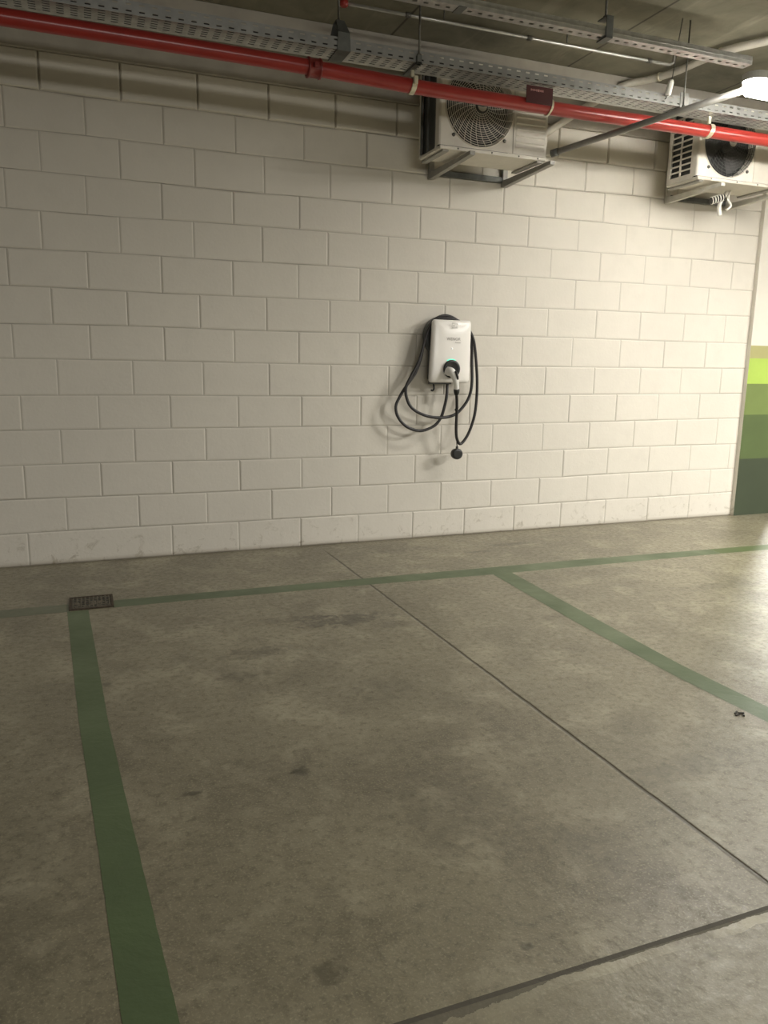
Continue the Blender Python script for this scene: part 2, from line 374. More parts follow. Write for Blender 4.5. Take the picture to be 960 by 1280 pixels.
def block_wall():
    bm = bmesh.new()
    D = .0034   # depth of the mortar joints
    XL, XR = -6.99, 5.30
    for c in range(1, 15):
        vx = [v for v in VX[c - 1] if v < 5.18]
        x = vx[0]
        while x - .4 > XL: x -= .4; vx.insert(0, x)
        vx = [XL] + vx + [XR]
        proud = 0.0
        for a, b_ in zip(vx, vx[1:]):
            jit = random.uniform(-.0016, .0016)
            if c == 14: proud = .012
            elif c == 13: proud = .007 if 1.85 < (a + b_) / 2 < 2.5 else .002
            else: proud = 0
            yf = -proud + jit
            zb0, zb1, zt0, zt1 = jz(c - 1, a), jz(c - 1, b_), jz(c, a), jz(c, b_)
            g = .0022; e = .010
            def P(u, v, ins, y):
                xx = a + ins if u == 0 else b_ - ins
                z = [[zb0, zt0], [zb1, zt1]][u][v] + (ins if v == 0 else -ins)
                return bm.verts.new((xx, y, z))
            o0 = [P(u, v, 0, D) for u, v in ((0, 0), (1, 0), (1, 1), (0, 1))]
            o1 = [P(u, v, g, D) for u, v in ((0, 0), (1, 0), (1, 1), (0, 1))]
            o2 = [P(u, v, g + .002, D * .45 + yf * .6) for u, v in ((0, 0), (1, 0), (1, 1), (0, 1))]
            o3 = [P(u, v, e, yf) for u, v in ((0, 0), (1, 0), (1, 1), (0, 1))]
            for p, q, mi in ((o0, o1, 1), (o1, o2, 0), (o2, o3, 0)):
                for k in range(4):
                    f = bm.faces.new((p[k], p[(k + 1) % 4], q[(k + 1) % 4], q[k])); f.material_index = mi
            bm.faces.new(o3)
    o = obj('wall_back', bm, [M['wall'], M['joint']])
    return o
tag(block_wall(), kind='structure', label='cream painted concrete block wall', cat='wall')
# solid core behind the block faces
bm = bmesh.new(); box(bm, -7, 5.64, .006, .3, 0, 3.118)
tag(obj('wall_back_core', bm, M['beam']), kind='structure', label='solid core of the block wall', cat='wall')
bm = bmesh.new(); box(bm, -6.99, 5.3, -.03, .005, 2.752, 3.1178, .004, 1)
tag(obj('wall_back_beam', bm, M['beam']), kind='structure', label='bare concrete beam over the block wall', cat='beam')
# pillar with the green bands
bm = bmesh.new()
PX0, PX1, PY = 5.243, 5.68, -.035
zs = [0.0, .466, .821, 1.066, 1.264, 1.363, 3.1175]
cm = [0, 1, 2, 3, 4, 5]
for i in range(6):
    quad_mesh(bm, [(PX0, PY, zs[i]), (PX1, PY, zs[i]), (PX1, PY, zs[i + 1]), (PX0, PY, zs[i + 1])], cm[i])
    quad_mesh(bm, [(PX0, PY, zs[i]), (PX0, .02, zs[i]), (PX0, .02, zs[i + 1]), (PX0, PY, zs[i + 1])], 5)
    quad_mesh(bm, [(PX1, PY, zs[i]), (PX1, .30, zs[i]), (PX1, .30, zs[i + 1]), (PX1, PY, zs[i + 1])], 5)
tag(obj('pillar', bm, [M['g0'], M['g1'], M['g2'], M['g3'], M['g4'], M['pillar_white']]), kind='structure', label='white pillar painted with stacked green bands', cat='pillar')
for nm, a in (('wall_left', (-7.2, -7, -13, 7, 0, 3.2)), ('wall_right', (14, 14.2, -13, 7, 0, 3.2)), ('wall_rear', (-7.2, 14.2, -13.2, -13, 0, 3.2)), ('wall_far', (-7.2, 14.2, 7, 7.2, 0, 3.2))):
    bm = bmesh.new(); box(bm, *a)
    tag(obj(nm, bm, M['dull_wall']), kind='structure', label='painted garage wall, ' + nm.replace('_', ' '), cat='wall')

# painted bay lines: ragged thin films on the floor
def strip(name, A, B, mat, label, z=.0004):
    """A and B are the two edges, lists of (x, y) of equal length"""
    bm = bmesh.new(); prev = None
    L = []
    for i in range(len(A) - 1):
        n = max(2, int((Vector(A[i + 1]) - Vector(A[i])).length / .03))
        for s in range(n): L.append((Vector(A[i]).lerp(Vector(A[i + 1]), s / n), Vector(B[i]).lerp(Vector(B[i + 1]), s / n)))
    L.append((Vector(A[-1]), Vector(B[-1])))
    for a, b in L:
        w = (b - a).normalized()
        a = a + w * .0016 * noise.noise(Vector((a.x * 22, a.y * 22, 1)))
        b = b + w * .0016 * noise.noise(Vector((b.x * 22, b.y * 22, 5)))
        cur = (bm.verts.new((a.x, a.y, z)), bm.verts.new((b.x, b.y, z)))
        if prev: bm.faces.new((prev[0], cur[0], cur[1], prev[1]))
        prev = cur
    return tag(obj(name, bm, mat), kind='structure', label=label, cat='floor marking')
strip('floor_marking', [(-4, -.80), (-.095, -.833), (.205, -.836)], [(-4, -.92), (-.085, -.960), (.215, -.957)], M['paint_faint'], 'faded start of the green line behind the bays')
strip('floor_marking', [(.41, -.839), (.798, -.843), (1.30, -.849)], [(.41, -.957), (.784, -.955), (1.30, -.967)], M['paint_worn'], 'green line behind the bays, beside the drain')
strip('floor_marking', [(1.30, -.849), (1.857, -.855), (3.132, -.870), (4.15, -.905)], [(1.30, -.967), (1.717, -.977), (2.489, -1.004), (4.15, -1.022)], M['paint'], 'green line painted behind the parking bays')
strip('floor_marking', [(4.152, -.905), (4.654, -.922), (7.9, -.98)], [(4.152, -1.022), (4.538, -1.033), (7.9, -1.09)], M['g1'], 'darker green end of the back line')
strip('floor_marking', [(.203, -.958), (.256, -2.169), (.296, -2.81), (.333, -3.479), (.40, -5.2)], [(.297, -.958), (.348, -2.202), (.383, -2.78), (.431, -3.515), (.52, -5.2)], M['paint'], 'green line along the left side of the bay', z=.0007)
strip('floor_marking', [(2.472, -1.0), (2.434, -1.869), (2.428, -2.517), (2.448, -2.955), (2.49, -4.9)], [(2.596, -1.0), (2.560, -1.76), (2.532, -2.45), (2.547, -2.869), (2.60, -4.9)], M['paint'], 'green line between the two bays', z=.0007)

# ------------------------------------------------------------------ floor drain
dr = thing('floor_drain', (.312, -.842, 0), 'small square rusty drain grate where the green lines meet', 'drain')
bm = bmesh.new()
x0, x1, y0, y1 = .21, .414, -.947, -.738
for a in ((x0, x1, y0, y0 + .016), (x0, x1, y1 - .016, y1), (x0, x0 + .012, y0 + .016, y1 - .016), (x1 - .012, x1, y0 + .016, y1 - .016)):
    box(bm, a[0], a[1], a[2], a[3], .0005, .006, .0015, 1)
obj('frame', bm, M['rust'], dr)
bm = bmesh.new(); box(bm, x0 + .012, x1 - .012, y0 + .016, y1 - .016, .0006, .0016)
obj('sump', bm, M['dark'], dr)
bm = bmesh.new()
n = 9
for i in range(n + 1):
    cx = x0 + .018 + (x1 - x0 - .036) * i / n
    box(bm, cx - .0035, cx + .0035, y0 + .016, y1 - .016, .0016, .0046)
for j in range(6):
    cy = y0 + .028 + (y1 - y0 - .056) * j / 5
    box(bm, x0 + .012, x1 - .012, cy - .0055, cy + .0055, .0017, .0040)
# clogged area
for k in range(26):
    a, b = random.uniform(x0 + .02, x1 - .02), random.uniform(y0 + .02, y1 - .09)
    lathe(bm, [(.011, .0017), (.009, .0042), (.002, .0048)], (a, b, 0), n=7)
obj('grate', bm, M['grate'], dr)
bm = bmesh.new()
for (a, b, c, d) in ((2.400, -2.868, .012, .5), (2.415, -2.876, .010, -.4), (2.392, -2.884, .011, .2), (2.410, -2.892, .008, .9)):
    box(bm, -c, c, -.0028, .0028, .001, .004, mat=Matrix.Translation((a, b, 0)) @ Matrix.Rotation(d, 4, 'Z'))
tag(obj('litter_scrap', bm, M['scrap']), 'crumpled dark scrap lying on the concrete beside the green dividing line', 'litter')

# ------------------------------------------------------------------ perforated cable trays
def perforated(bm, O, U, V, nu, nv, pu, pv, su, sv, mi=0):
    """sheet with nu x nv slots, pitch pu/pv, slot size su/sv"""
    O, U, V = Vector(O), Vector(U), Vector(V)
    us = [0.0]
    for i in range(nu): us += [i * pu + (pu - su) / 2, i * pu + (pu + su) / 2]
    us.append(nu * pu)
    vs = [0.0]
    for j in range(nv): vs += [j * pv + (pv - sv) / 2, j * pv + (pv + sv) / 2]
    vs.append(nv * pv)
    grid = [[bm.verts.new(O + U * u + V * v) for v in vs] for u in us]
    for i in range(len(us) - 1):
        for j in range(len(vs) - 1):
            if i % 2 == 1 and j % 2 == 1: continue
            f = bm.faces.new((grid[i][j], grid[i + 1][j], grid[i + 1][j + 1], grid[i][j + 1])); f.material_index = mi

def add_solid(o, t):
    m = o.modifiers.new('thickness', 'SOLIDIFY'); m.thickness = t; m.offset = 0
    return o

TZ = 2.668
t1 = thing('cable_tray', (2.5, -.795, TZ), 'wide perforated metal cable tray running above the red pipe', 'cable tray')
X0, X1 = -2.5, 8.0
nu = int((X1 - X0) / .056)
bm = bmesh.new(); perforated(bm, (X0, -.875, TZ), (1, 0, 0), (0, 1, 0), nu, 5, .056, .0245, .030, .0100)
quad_mesh(bm, [(X0, -.7525, TZ), (X0 + nu * .056, -.7525, TZ), (X0 + nu * .056, -.732, TZ), (X0, -.732, TZ)])
add_solid(obj('tray_base', bm, M['galv'], t1), .0015)
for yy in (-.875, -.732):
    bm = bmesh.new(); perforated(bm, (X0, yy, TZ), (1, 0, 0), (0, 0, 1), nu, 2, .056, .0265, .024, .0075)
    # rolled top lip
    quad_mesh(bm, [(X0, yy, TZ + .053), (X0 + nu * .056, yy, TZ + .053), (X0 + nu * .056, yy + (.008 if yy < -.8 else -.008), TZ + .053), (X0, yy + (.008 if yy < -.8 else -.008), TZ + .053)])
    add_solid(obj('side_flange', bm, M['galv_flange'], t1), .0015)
bm = bmesh.new()  # unseen cables added as dark fill behind the tray slots
for q in range(9):
    yq = -.864 + .0150 * q
    tube(bm, [(X0 + j * .7, yq + .003 * sin(j * 1.7 + q), TZ + .012 + .002 * (q % 2)) for j in range(16)], .0078, 7)
tag(obj('dark_fill_cables', bm, M['rubber']), 'unseen dark cables added inside the wide perforated tray to darken its slots', 'cables', kind='stuff')

T2 = 2.812
t2 = thing('cable_tray', (1.8, -1.17, T2), 'narrow perforated cable tray hung higher, in front of the wide one', 'cable tray')
nu2 = int((3.83 + 2.5) / .056); xs2 = 3.83 - nu2 * .056
bm = bmesh.new(); perforated(bm, (xs2, -1.2, T2), (1, 0, 0), (0, 1, 0), nu2, 1, .056, .065, .022, .016)
add_solid(obj('tray_base', bm, M['galv'], t2), .0015)
for yy, s in ((-1.2, 1), (-1.135, -1)):
    bm = bmesh.new()
    zz = [0, .014, .016, .030, .032, .040]
    for a, b in zip(zz, zz[1:]):
        dy = -.002 if a in (.016,) else 0
        quad_mesh(bm, [(xs2, yy + dy, T2 + a), (3.83, yy + dy, T2 + a), (3.83, yy, T2 + b), (xs2, yy, T2 + b)])
    quad_mesh(bm, [(xs2, yy, T2 + .04), (3.83, yy, T2 + .04), (3.83, yy + s * .008, T2 + .04), (xs2, yy + s * .008, T2 + .04)])
    add_solid(obj('side_flange', bm, M['galv'], t2), .0015)

def rod(parent, x, y, z0, z1, r=.0045):
    bm = bmesh.new(); tube(bm, [(x, y, z0), (x, y, z1)], r, 8)
    lathe(bm, [(r * 2.2, 0), (r * 2.2, .008)], (x, y, z0 + .004), n=6, smooth=False)
    return obj('threaded_rod', bm, M['rod'], parent)

# hanger with a folded strap (wide tray)
h1 = thing('tray_hanger', (1.597, -.795, 3.118), 'folded steel strap hanger on a threaded rod, holding the wide tray', 'hanger')
rod(h1, 1.597, -.795, 2.80, 3.118, .006)
bm = bmesh.new()
# omega strap: trapezoid plate bent round the tray, front face visible
def strap(bm, x, y, zt, zb, wt, wb, mi=0):
    quad_mesh(bm, [(x - wb / 2, y, zb), (x + wb / 2, y, zb), (x + wt / 2, y, zt), (x - wt / 2, y, zt)], mi)
for y, yt in ((-.881, -.82), (-.726, -.77)):
    vs = [(1.597 - .034, y, TZ - .004), (1.597 + .034, y, TZ - .004), (1.597 + .030, y, TZ + .075), (1.597 - .030, y, TZ + .075)]
    vt = [(1.597 - .020, yt, 2.818), (1.597 + .020, yt, 2.818)]
    v = [bm.verts.new(p) for p in vs + vt]
    bm.faces.new((v[0], v[1], v[2], v[3])); bm.faces.new((v[3], v[2], v[4 + 1], v[4]))
quad_mesh(bm, [(1.577, -.82, 2.818), (1.617, -.82, 2.818), (1.617, -.77, 2.818), (1.577, -.77, 2.818)])
quad_mesh(bm, [(1.563, -.881, TZ - .004), (1.631, -.881, TZ - .004), (1.631, -.726, TZ - .004), (1.563, -.726, TZ - .004)])
add_solid(obj('strap', bm, M['galv_dark'], h1), .003)

# rod that carries the pipe clamp
h2 = thing('pipe_hanger', (1.99, -.80, 3.118), 'thin rod hanger with a pale clamp round the red pipe, left of the first condenser', 'hanger')
rod(h2, 1.99, -.886, 2.69, 3.118, .0055)
bm = bmesh.new(); box(bm, 1.977, 2.003, -.895, -.71, TZ - .012, TZ - .002, .002, 1)
box(bm, 1.977, 2.003, -.895, -.872, TZ - .012, TZ + .03, .002, 1)
obj('cross_bracket', bm, M['galv_dark'], h2)
def ring(bm, x, y, z, r, w, t=.004, skew=0.0):
    for k in range(28):
        a0, a1 = 2 * pi * k / 28, 2 * pi * (k + 1) / 28
        P = lambda a, rr, s: bm.verts.new((x + s * w / 2 + skew * sin(a), y + rr * cos(a), z + rr * sin(a)))
        p = [P(a0, r, -1), P(a0, r, 1), P(a1, r, 1), P(a1, r, -1), P(a0, r + t, -1), P(a0, r + t, 1), P(a1, r + t, 1), P(a1, r + t, -1)]
        for f in ((4, 5, 6, 7), (0, 4, 7, 3), (1, 2, 6, 5), (0, 3, 2, 1)): bm.faces.new([p[i] for i in f])
    bmesh.ops.remove_doubles(bm, verts=bm.verts, dist=.0002)
PZ, PYY, PR = 2.586, -.80, .0375
bm = bmesh.new(); ring(bm, 1.992, PYY, PZ - .004, PR, .026, .004, .006)
box(bm, 1.981, 2.003, PYY - PR - .016, PYY - PR - .002, PZ - .008, PZ + .03, .002, 1)
box(bm, 1.984, 2.000, PYY - .006, PYY + .006, PZ + PR, TZ - .012)
obj('clamp', bm, M['zinc'], h2)

h3 = thing('pipe_hanger', (2.799, -.80, TZ), 'slim brassy ring clamp on the red pipe, beside the dark red plate', 'hanger')
bm = bmesh.new(); ring(bm, 2.812, PYY, PZ - .007, PR, .012, .004, .008); box(bm, 2.806, 2.818, PYY - .005, PYY + .005, PZ + PR, TZ - .001)
obj('clamp', bm, M['zinc'], h3)
h4 = thing('pipe_hanger', (3.94, -.80, TZ), 'pale clamp on the red pipe in front of the second condenser', 'hanger')
bm = bmesh.new(); ring(bm, 3.935, PYY, PZ, PR, .03, .004, .010); box(bm, 3.925, 3.945, PYY - .006, PYY + .006, PZ + PR, TZ - .001)
obj('clamp', bm, M['zinc'], h4)

h5 = thing('tray_hanger', (3.66, -.795, 3.118), 'threaded rod hanger with a white cable connector, holding the wide tray', 'hanger')
rod(h5, 3.66, -.885, 2.66, 3.118, .004)
bm = bmesh.new(); box(bm, 3.64, 3.70, -.880, -.873, TZ - .006, TZ + .075, .001, 1); box(bm, 3.64, 3.70, -.880, -.712, TZ - .008, TZ - .002)
obj('bracket', bm, M['galv'], h5)
cn = thing('cable_connector', (3.545, -.90, 2.78), 'small white cable connector hanging on a wire above the wide tray', 'connector')
bm = bmesh.new(); tube(bm, [(3.527, -.90, 2.705), (3.530, -.90, 2.712), (3.545, -.90, 2.775), (3.549, -.90, 2.788)], [.011, .0165, .0165, .010], 12)
obj('connector_body', bm, M['white_pl'], cn)
bm = bmesh.new(); tube(bm, spline([(3.549, -.90, 2.786), (3.556, -.90, 2.83), (3.57, -.895, 2.92), (3.60, -.89, 3.117)]), .003, 6)
tube(bm, spline([(3.527, -.90, 2.706), (3.525, -.892, 2.69), (3.54, -.86, 2.70), (3.55, -.84, 2.685)]), .003, 6)
obj('wire', bm, M['rod'], cn)

h6 = thing('tray_hanger', (2.885, -1.17, 3.118), 'flat strap hanger on a rod, holding the narrow tray', 'hanger')
rod(h6, 2.885, -1.168, 2.90, 3.118, .006)
bm = bmesh.new(); box(bm, 2.865, 2.905, -1.208, -1.203, T2 - .01, 2.90, .001, 1); box(bm, 2.865, 2.905, -1.208, -1.13, 2.897, 2.902); box(bm, 2.865, 2.905, -1.208, -1.13, T2 - .012, T2 - .006)
obj('strap', bm, M['galv_dark'], h6)
h7 = thing('tray_hanger', (2.07, -1.17, 3.118), 'bare threaded rod holding the narrow tray, left of the flat strap hanger', 'hanger')
rod(h7, 2.07, -1.17, T2 + .002, 3.118, .0045)
bm = bmesh.new(); box(bm, 2.05, 2.09, -1.206, -1.13, T2 - .005, T2 - .001)
obj('bracket', bm, M['galv_dark'], h7)

# ------------------------------------------------------------------ red fire pipe
fp = thing('fire_pipe', (2.5, PYY, PZ), 'long glossy red water pipe running under the cable tray', 'pipe')
bm = bmesh.new(); tube(bm, spline([(-2.6, PYY, 2.603), (.1, PYY, 2.6025), (1.2, PYY, 2.598), (1.7, PYY, 2.588), (2.2, PYY, 2.578), (3.1, PYY, 2.5795), (4.0, PYY, 2.585), (8.0, PYY, 2.586)], 5), .0355, 28)
obj('pipe_run', bm, M['red'], fp)
bm = bmesh.new()
lathe(bm, [(.038, -.034), (.047, -.034), (.048, -.026), (.044, -.022), (.044, .022), (.048, .026), (.047, .034), (.038, .034)], (1.468, PYY, PZ + .007), (1, 0, 0), 28)
for s in (-1, 1): box(bm, 1.456, 1.480, PYY - .062 if s < 0 else PYY + .042, PYY - .042 if s < 0 else PYY + .062, PZ - .005, PZ + .019, .004, 2)
obj('coupling', bm, M['red_dark'], fp)

pl = thing('pipe_sign', (2.73, -.76, 2.63), 'dark red plate with small lettering above the red pipe', 'sign')
bm = bmesh.new(); box(bm, 2.640, 2.805, -.845, -.840, 2.575, 2.662, .001, 1)
obj('plate', bm, M['sign_red'], pl)
bm = bmesh.new()
x = 2.665
for w, hh in ((.006, .010), (.004, .008), (.007, .010), (.004, .007), (.006, .010), (.012, .012), (.005, .008), (.007, .010), (.004, .010)):
    box(bm, x, x + w, -.8462, -.8452, 2.640 - hh / 2, 2.640 + hh / 2); x += w + .003
obj('lettering', bm, M['sign_text'], pl)

# ------------------------------------------------------------------ conduits under the ceiling
cd = thing('ceiling_conduit', (2.5, -.49, 3.04), 'thin shiny steel conduit running along the ceiling between the two trays', 'conduit')
bm = bmesh.new(); tube(bm, [(1.735, -.495, 3.038), (2.5, -.500, 3.038), (3.3, -.500, 3.038), (3.86, -.50, 3.038), (3.885, -.50, 3.055), (3.89, -.5, 3.118)], .009, 12)
obj('conduit_run', bm, M['conduit_b'], cd)
for cx in (2.085, 2.845, 3.7):
    bm = bmesh.new(); lathe(bm, [(.009, -.016), (.014, -.014), (.014, .014), (.009, .016)], (cx, -.5, 3.038), (1, 0, 0), 12)
    obj('coupling', bm, M['rod'], cd)
for cx in (2.3, 3.1):
    bm = bmesh.new(); tube(bm, [(cx, -.5, 3.045), (cx, -.5, 3.118)], .004, 6)
    obj('support_pin', bm, M['rod'], cd)
rf = thing('red_pipe_stub', (1.72, -.495, 3.03), 'short red pipe stub with a fitting dropping from the ceiling', 'pipe')
bm = bmesh.new(); tube(bm, [(1.722, -.495, 3.03), (1.722, -.495, 3.118)], .013, 12)
lathe(bm, [(.014, -.004), (.022, 0), (.022, .028), (.014, .032)], (1.722, -.495, 3.024), n=14)
obj('stub', bm, M['red'], rf)
cp = thing('insulated_pipe', (4.0, -.4, 3.08), 'beige insulated pipe bending across the ceiling from the wall beam', 'pipe')
bm = bmesh.new()
pp = spline([(3.235, -.058, 2.665), (3.43, -.058, 2.795), (3.68, -.058, 2.95), (3.88, -.062, 3.060), (3.99, -.16, 3.076), (4.045, -.34, 3.076), (4.06, -.56, 3.076), (4.09, -.75, 3.076), (4.20, -.95, 3.076), (4.40, -1.35, 3.076), (4.6, -2.2, 3.076), (4.7, -4, 3.076)], 6)
tube(bm, pp, .024, 12)
obj('pipe_run', bm, M['pvc'], cp)
for q in (8, 26, 40, 52):
    a = pp[q]; b = pp[q + 1]
    bm = bmesh.new(); tube(bm, [a, a + (b - a).normalized() * .014], .027, 12)
    obj('tie', bm, M['zinc'], cp)

sc_ = thing('lamp_conduit', (3.3, -1.0, 2.5), 'straight grey steel conduit from the first condenser out to the lit lamp', 'conduit')
bm = bmesh.new(); A, B = Vector((3.034, -.52, 2.433)), Vector((3.560, -1.425, 2.579))
tube(bm, [A, A.lerp(B, .5), B], .0175, 16)
obj('conduit_run', bm, M['conduit'], sc_)
bm = bmesh.new(); d = (B - A).normalized()
tube(bm, [A - d * .012, A + d * .03], .021, 16); obj('end_clamp', bm, M['galv_dark'], sc_)

# ------------------------------------------------------------------ lamp
lp = thing('batten_lamp', (4.1, -1.5, 2.62), 'lit batten lamp glowing under the ceiling, at the end of the grey conduit', 'lamp')
def stadium(bm, x0, x1, y, z0, z1, w, n=12, crown=.5, mi=0):
    """long rounded-end body lying along X; crown bends the lower face"""
    r = w / 2
    def outline(rr, z):
        pts = []
        for k in range(n + 1):
            a = pi / 2 + pi * k / n; pts.append((x0 + r + rr * cos(a), y + rr * sin(a), z))
        for k in range(n + 1):
            a = -pi / 2 + pi * k / n; pts.append((x1 - r + rr * cos(a), y + rr * sin(a), z))
        return [bm.verts.new(p) for p in pts]
    h = z1 - z0
    rings = [outline(r, z1), outline(r, z0 + h * .5), outline(r * .94, z0 + h * .28), outline(r * .78, z0 + h * .1), outline(r * .45, z0)]
    if crown == 0: rings = [outline(r, z1), outline(r, z0)]
    for a, b in zip(rings, rings[1:]):
        for k in range(len(a)):
            f = bm.faces.new((a[k], a[(k + 1) % len(a)], b[(k + 1) % len(a)], b[k])); f.material_index = mi
    bm.faces.new(rings[0]); bm.faces.new(rings[-1])
bm = bmesh.new(); stadium(bm, 3.51, 4.72, -1.5, 2.535, 2.60, .11)
obj('diffuser', bm, M['diffuser'], lp, smooth=True)
bm = bmesh.new(); stadium(bm, 3.505, 4.725, -1.5, 2.601, 2.635, .12, crown=0)
obj('housing', bm, M['lamp_body'], lp)
for x in (3.75, 4.48):
    bm = bmesh.new(); tube(bm, [(x, -1.5, 2.63), (x, -1.5, 3.118)], .003, 6)
    obj('suspension_wire', bm, M['rod'], lp)

# ------------------------------------------------------------------ air conditioner outdoor units
def front_with_hole(bm, x0, x1, z0, z1, y, cx, cz, r, n=64, mi=0):
    """rectangular panel with a round opening"""
    inner, outer = [], []
    for k in range(n):
        a = 2 * pi * k / n; c, s = cos(a), sin(a)
        inner.append(bm.verts.new((cx + r * c, y, cz + r * s)))
        t = min([((x1 - cx) / c if c > 1e-9 else 1e9), ((x0 - cx) / c if c < -1e-9 else 1e9), ((z1 - cz) / s if s > 1e-9 else 1e9), ((z0 - cz) / s if s < -1e-9 else 1e9)])
        outer.append(bm.verts.new((cx + t * c, y, cz + t * s)))
    for k in range(n):
        f = bm.faces.new((inner[k], inner[(k + 1) % n], outer[(k + 1) % n], outer[k])); f.material_index = mi
    # corners
    for (px, pz) in ((x0, z0), (x1, z0), (x0, z1), (x1, z1)):
        ks = [k for k in range(n) if (abs(outer[k].co.x - px) < 1e-6) != (abs(outer[(k + 1) % n].co.x - px) < 1e-6) and abs(outer[k].co.x - px) < .12 and abs(outer[k].co.z - pz) < .12]
        for k in ks:
            bm.faces.new((outer[k], outer[(k + 1) % n], bm.verts.new((px, y, pz))))
    return inner

def condenser(name, x0, z0, label, mats, wire, side_grid, grille_rings=15, louvres=True):
    W, H, yf, yb = .712, .478, -.50, -.22
    x1, z1 = x0 + W, z0 + H
    cx, cz, r = x0 + .257, z0 + .250, .213
    xs = x0 + .478       # seam to the service panel
    ac = thing(name, (x0 + W / 2, (yf + yb) / 2, z0), label, 'air conditioner')
    body, panel = mats
    bm = bmesh.new()
    front_with_hole(bm, x0 + .012, xs, z0 + .022, z1 - .01, yf, cx, cz, r)
    # rounded front edges, top, right and back
    for (a, b) in (((x0 + .012, yf), (x0 + .003, yf + .004)), ((x0 + .003, yf + .004), (x0, yf + .014)), ((x0, yf + .014), (x0, yf + .04))):
        quad_mesh(bm, [(a[0], a[1], z0 + .022), (b[0], b[1], z0 + .022), (b[0], b[1], z1 - .01), (a[0], a[1], z1 - .01)])
    box(bm, x0, x1, yf + .003, yb, z1 - .012, z1, .003, 1)
    quad_mesh(bm, [(x0, yb, z0), (x1, yb, z0), (x1, yb, z1 - .01), (x0, yb, z1 - .01)])
    for yy in ((yf + .04, yf + .055), (yb - .02, yb)):   # posts at the left side
        box(bm, x0, x0 + .012, yy[0], yy[1], z0 + .01, z1 - .012)
    # opening wall
    n = 64
    for k in range(n):
        a0, a1 = 2 * pi * k / n, 2 * pi * (k + 1) / n
        p = lambda a, rr, y: (cx + rr * cos(a), y, cz + rr * sin(a))
        quad_mesh(bm, [p(a0, r, yf), p(a1, r, yf), p(a1, r - .006, yf + .05), p(a0, r - .006, yf + .05)])
        quad_mesh(bm, [p(a0, r + .010, yf - .0005), p(a1, r + .010, yf - .0005), p(a1, r + .005, yf - .007), p(a0, r + .005, yf - .007)])
        quad_mesh(bm, [p(a0, r + .005, yf - .007), p(a1, r + .005, yf - .007), p(a1, r, yf), p(a0, r, yf)])
    obj('casing', bm, body, ac)
    bm = bmesh.new()
    box(bm, x0 + .02, x1 - .005, yf + .06, yb - .025, z0 + .02, z1 - .015)
    lathe(bm, [(r - .007, 0), (r - .007, .004)], (cx, yf + .054, cz), (0, 1, 0), 48)
    obj('inner_shroud', bm, M['dark'], ac)
    # service panel with shallow louvres
    bm = bmesh.new()
    box(bm, xs + .003, x1, yf + .001, yb, z0 + .022, z1 - .012, .004, 2)
    obj('service_panel', bm, panel, ac)
    if louvres:
        bm = bmesh.new()
        zz = z0 + .05
        while zz < z1 - .05:
            v = [(xs + .02, yf, zz), (x1 - .02, yf, zz), (x1 - .02, yf - .006, zz + .006), (xs + .02, yf - .006, zz + .006), (x1 - .02, yf, zz + .026), (xs + .02, yf, zz + .026)]
            quad_mesh(bm, [v[0], v[1], v[2], v[3]]); quad_mesh(bm, [v[3], v[2], v[4], v[5]])
            zz += .034
        obj('louvres', bm, panel, ac)
    bm = bmesh.new()
    box(bm, x0 + .006, x1 - .004, yf - .006, yb, z0, z0 + .020, .005, 2)
    obj('base_pan', bm, panel, ac)
    for sx in (x0 + .12, x0 + .34, x0 + .52, x0 + .65):
        bm = bmesh.new(); lathe(bm, [(.005, 0), (.004, -.003)], (sx, yf - .006, z0 + .010), (0, 1, 0), 10)
        obj('screw', bm, M['rod'], ac)
    for a in (-2.35, -.79):
        bm = bmesh.new(); lathe(bm, [(.011, 0), (.009, -.006), (.004, -.007)], (cx + (r + .022) * cos(a), yf - .001, cz + (r + .022) * sin(a)), (0, 1, 0), 12)
        obj('grille_screw', bm, M['rod'], ac)
    # feet
    for fx in (x0 + .025, x1 - .065):
        bm = bmesh.new(); box(bm, fx, fx + .04, yf + .0, yb + .02, z0 - .012, z0 - .0005, .003, 1)
        obj('foot', bm, M['bracket'], ac)
    # left side coil + guard
    bm = bmesh.new()
    nf = 22
    for k in range(nf):
        yy = yf + .058 + (yb - yf - .083) * k / nf
        quad_mesh(bm, [(x0 + .016, yy, z0 + .02), (x0 + .016, yy + .008, z0 + .02), (x0 + .016, yy + .008, z1 - .02), (x0 + .016, yy, z1 - .02)])
    obj('coil', bm, M['fin'], ac)
    bm = bmesh.new()
    for yy in (yf + .055, (yf + yb) / 2 + .02, yb - .025): box(bm, x0 - .001, x0 + .006, yy - .006, yy + .006, z0 + .02, z1 - .015)
    if side_grid:
        zz = z0 + .035
        while zz < z1 - .03:
            box(bm, x0 - .0005, x0 + .005, yf + .055, yb - .025, zz, zz + .010); zz += .037
        box(bm, x0 - .001, x0 + .006, yf + .05, yb - .02, z0 + .012, z0 + .035)
    obj('side_guard', bm, body if side_grid else M['galv_dark'], ac)
    # fan
    bm = bmesh.new()
    lathe(bm, [(.052, .0), (.052, -.02), (.040, -.03), (.005, -.032)], (cx, yf + .05, cz), (0, 1, 0), 24)
    for k in range(3):
        a = 2 * pi * k / 3 + .5
        prev = None
        for j in range(9):
            aa = a + j * .13
            p = [bm.verts.new((cx + rr * cos(aa + .25 * (rr / .19)), yf + .048 - .030 * j / 8 + .004, cz + rr * sin(aa + .25 * (rr / .19)))) for rr in (.045, .09, .14, .188)]
            if prev:
                for m_ in range(3): bm.faces.new((prev[m_], p[m_], p[m_ + 1], prev[m_ + 1]))
            prev = p
    obj('fan', bm, M['fan'], ac)
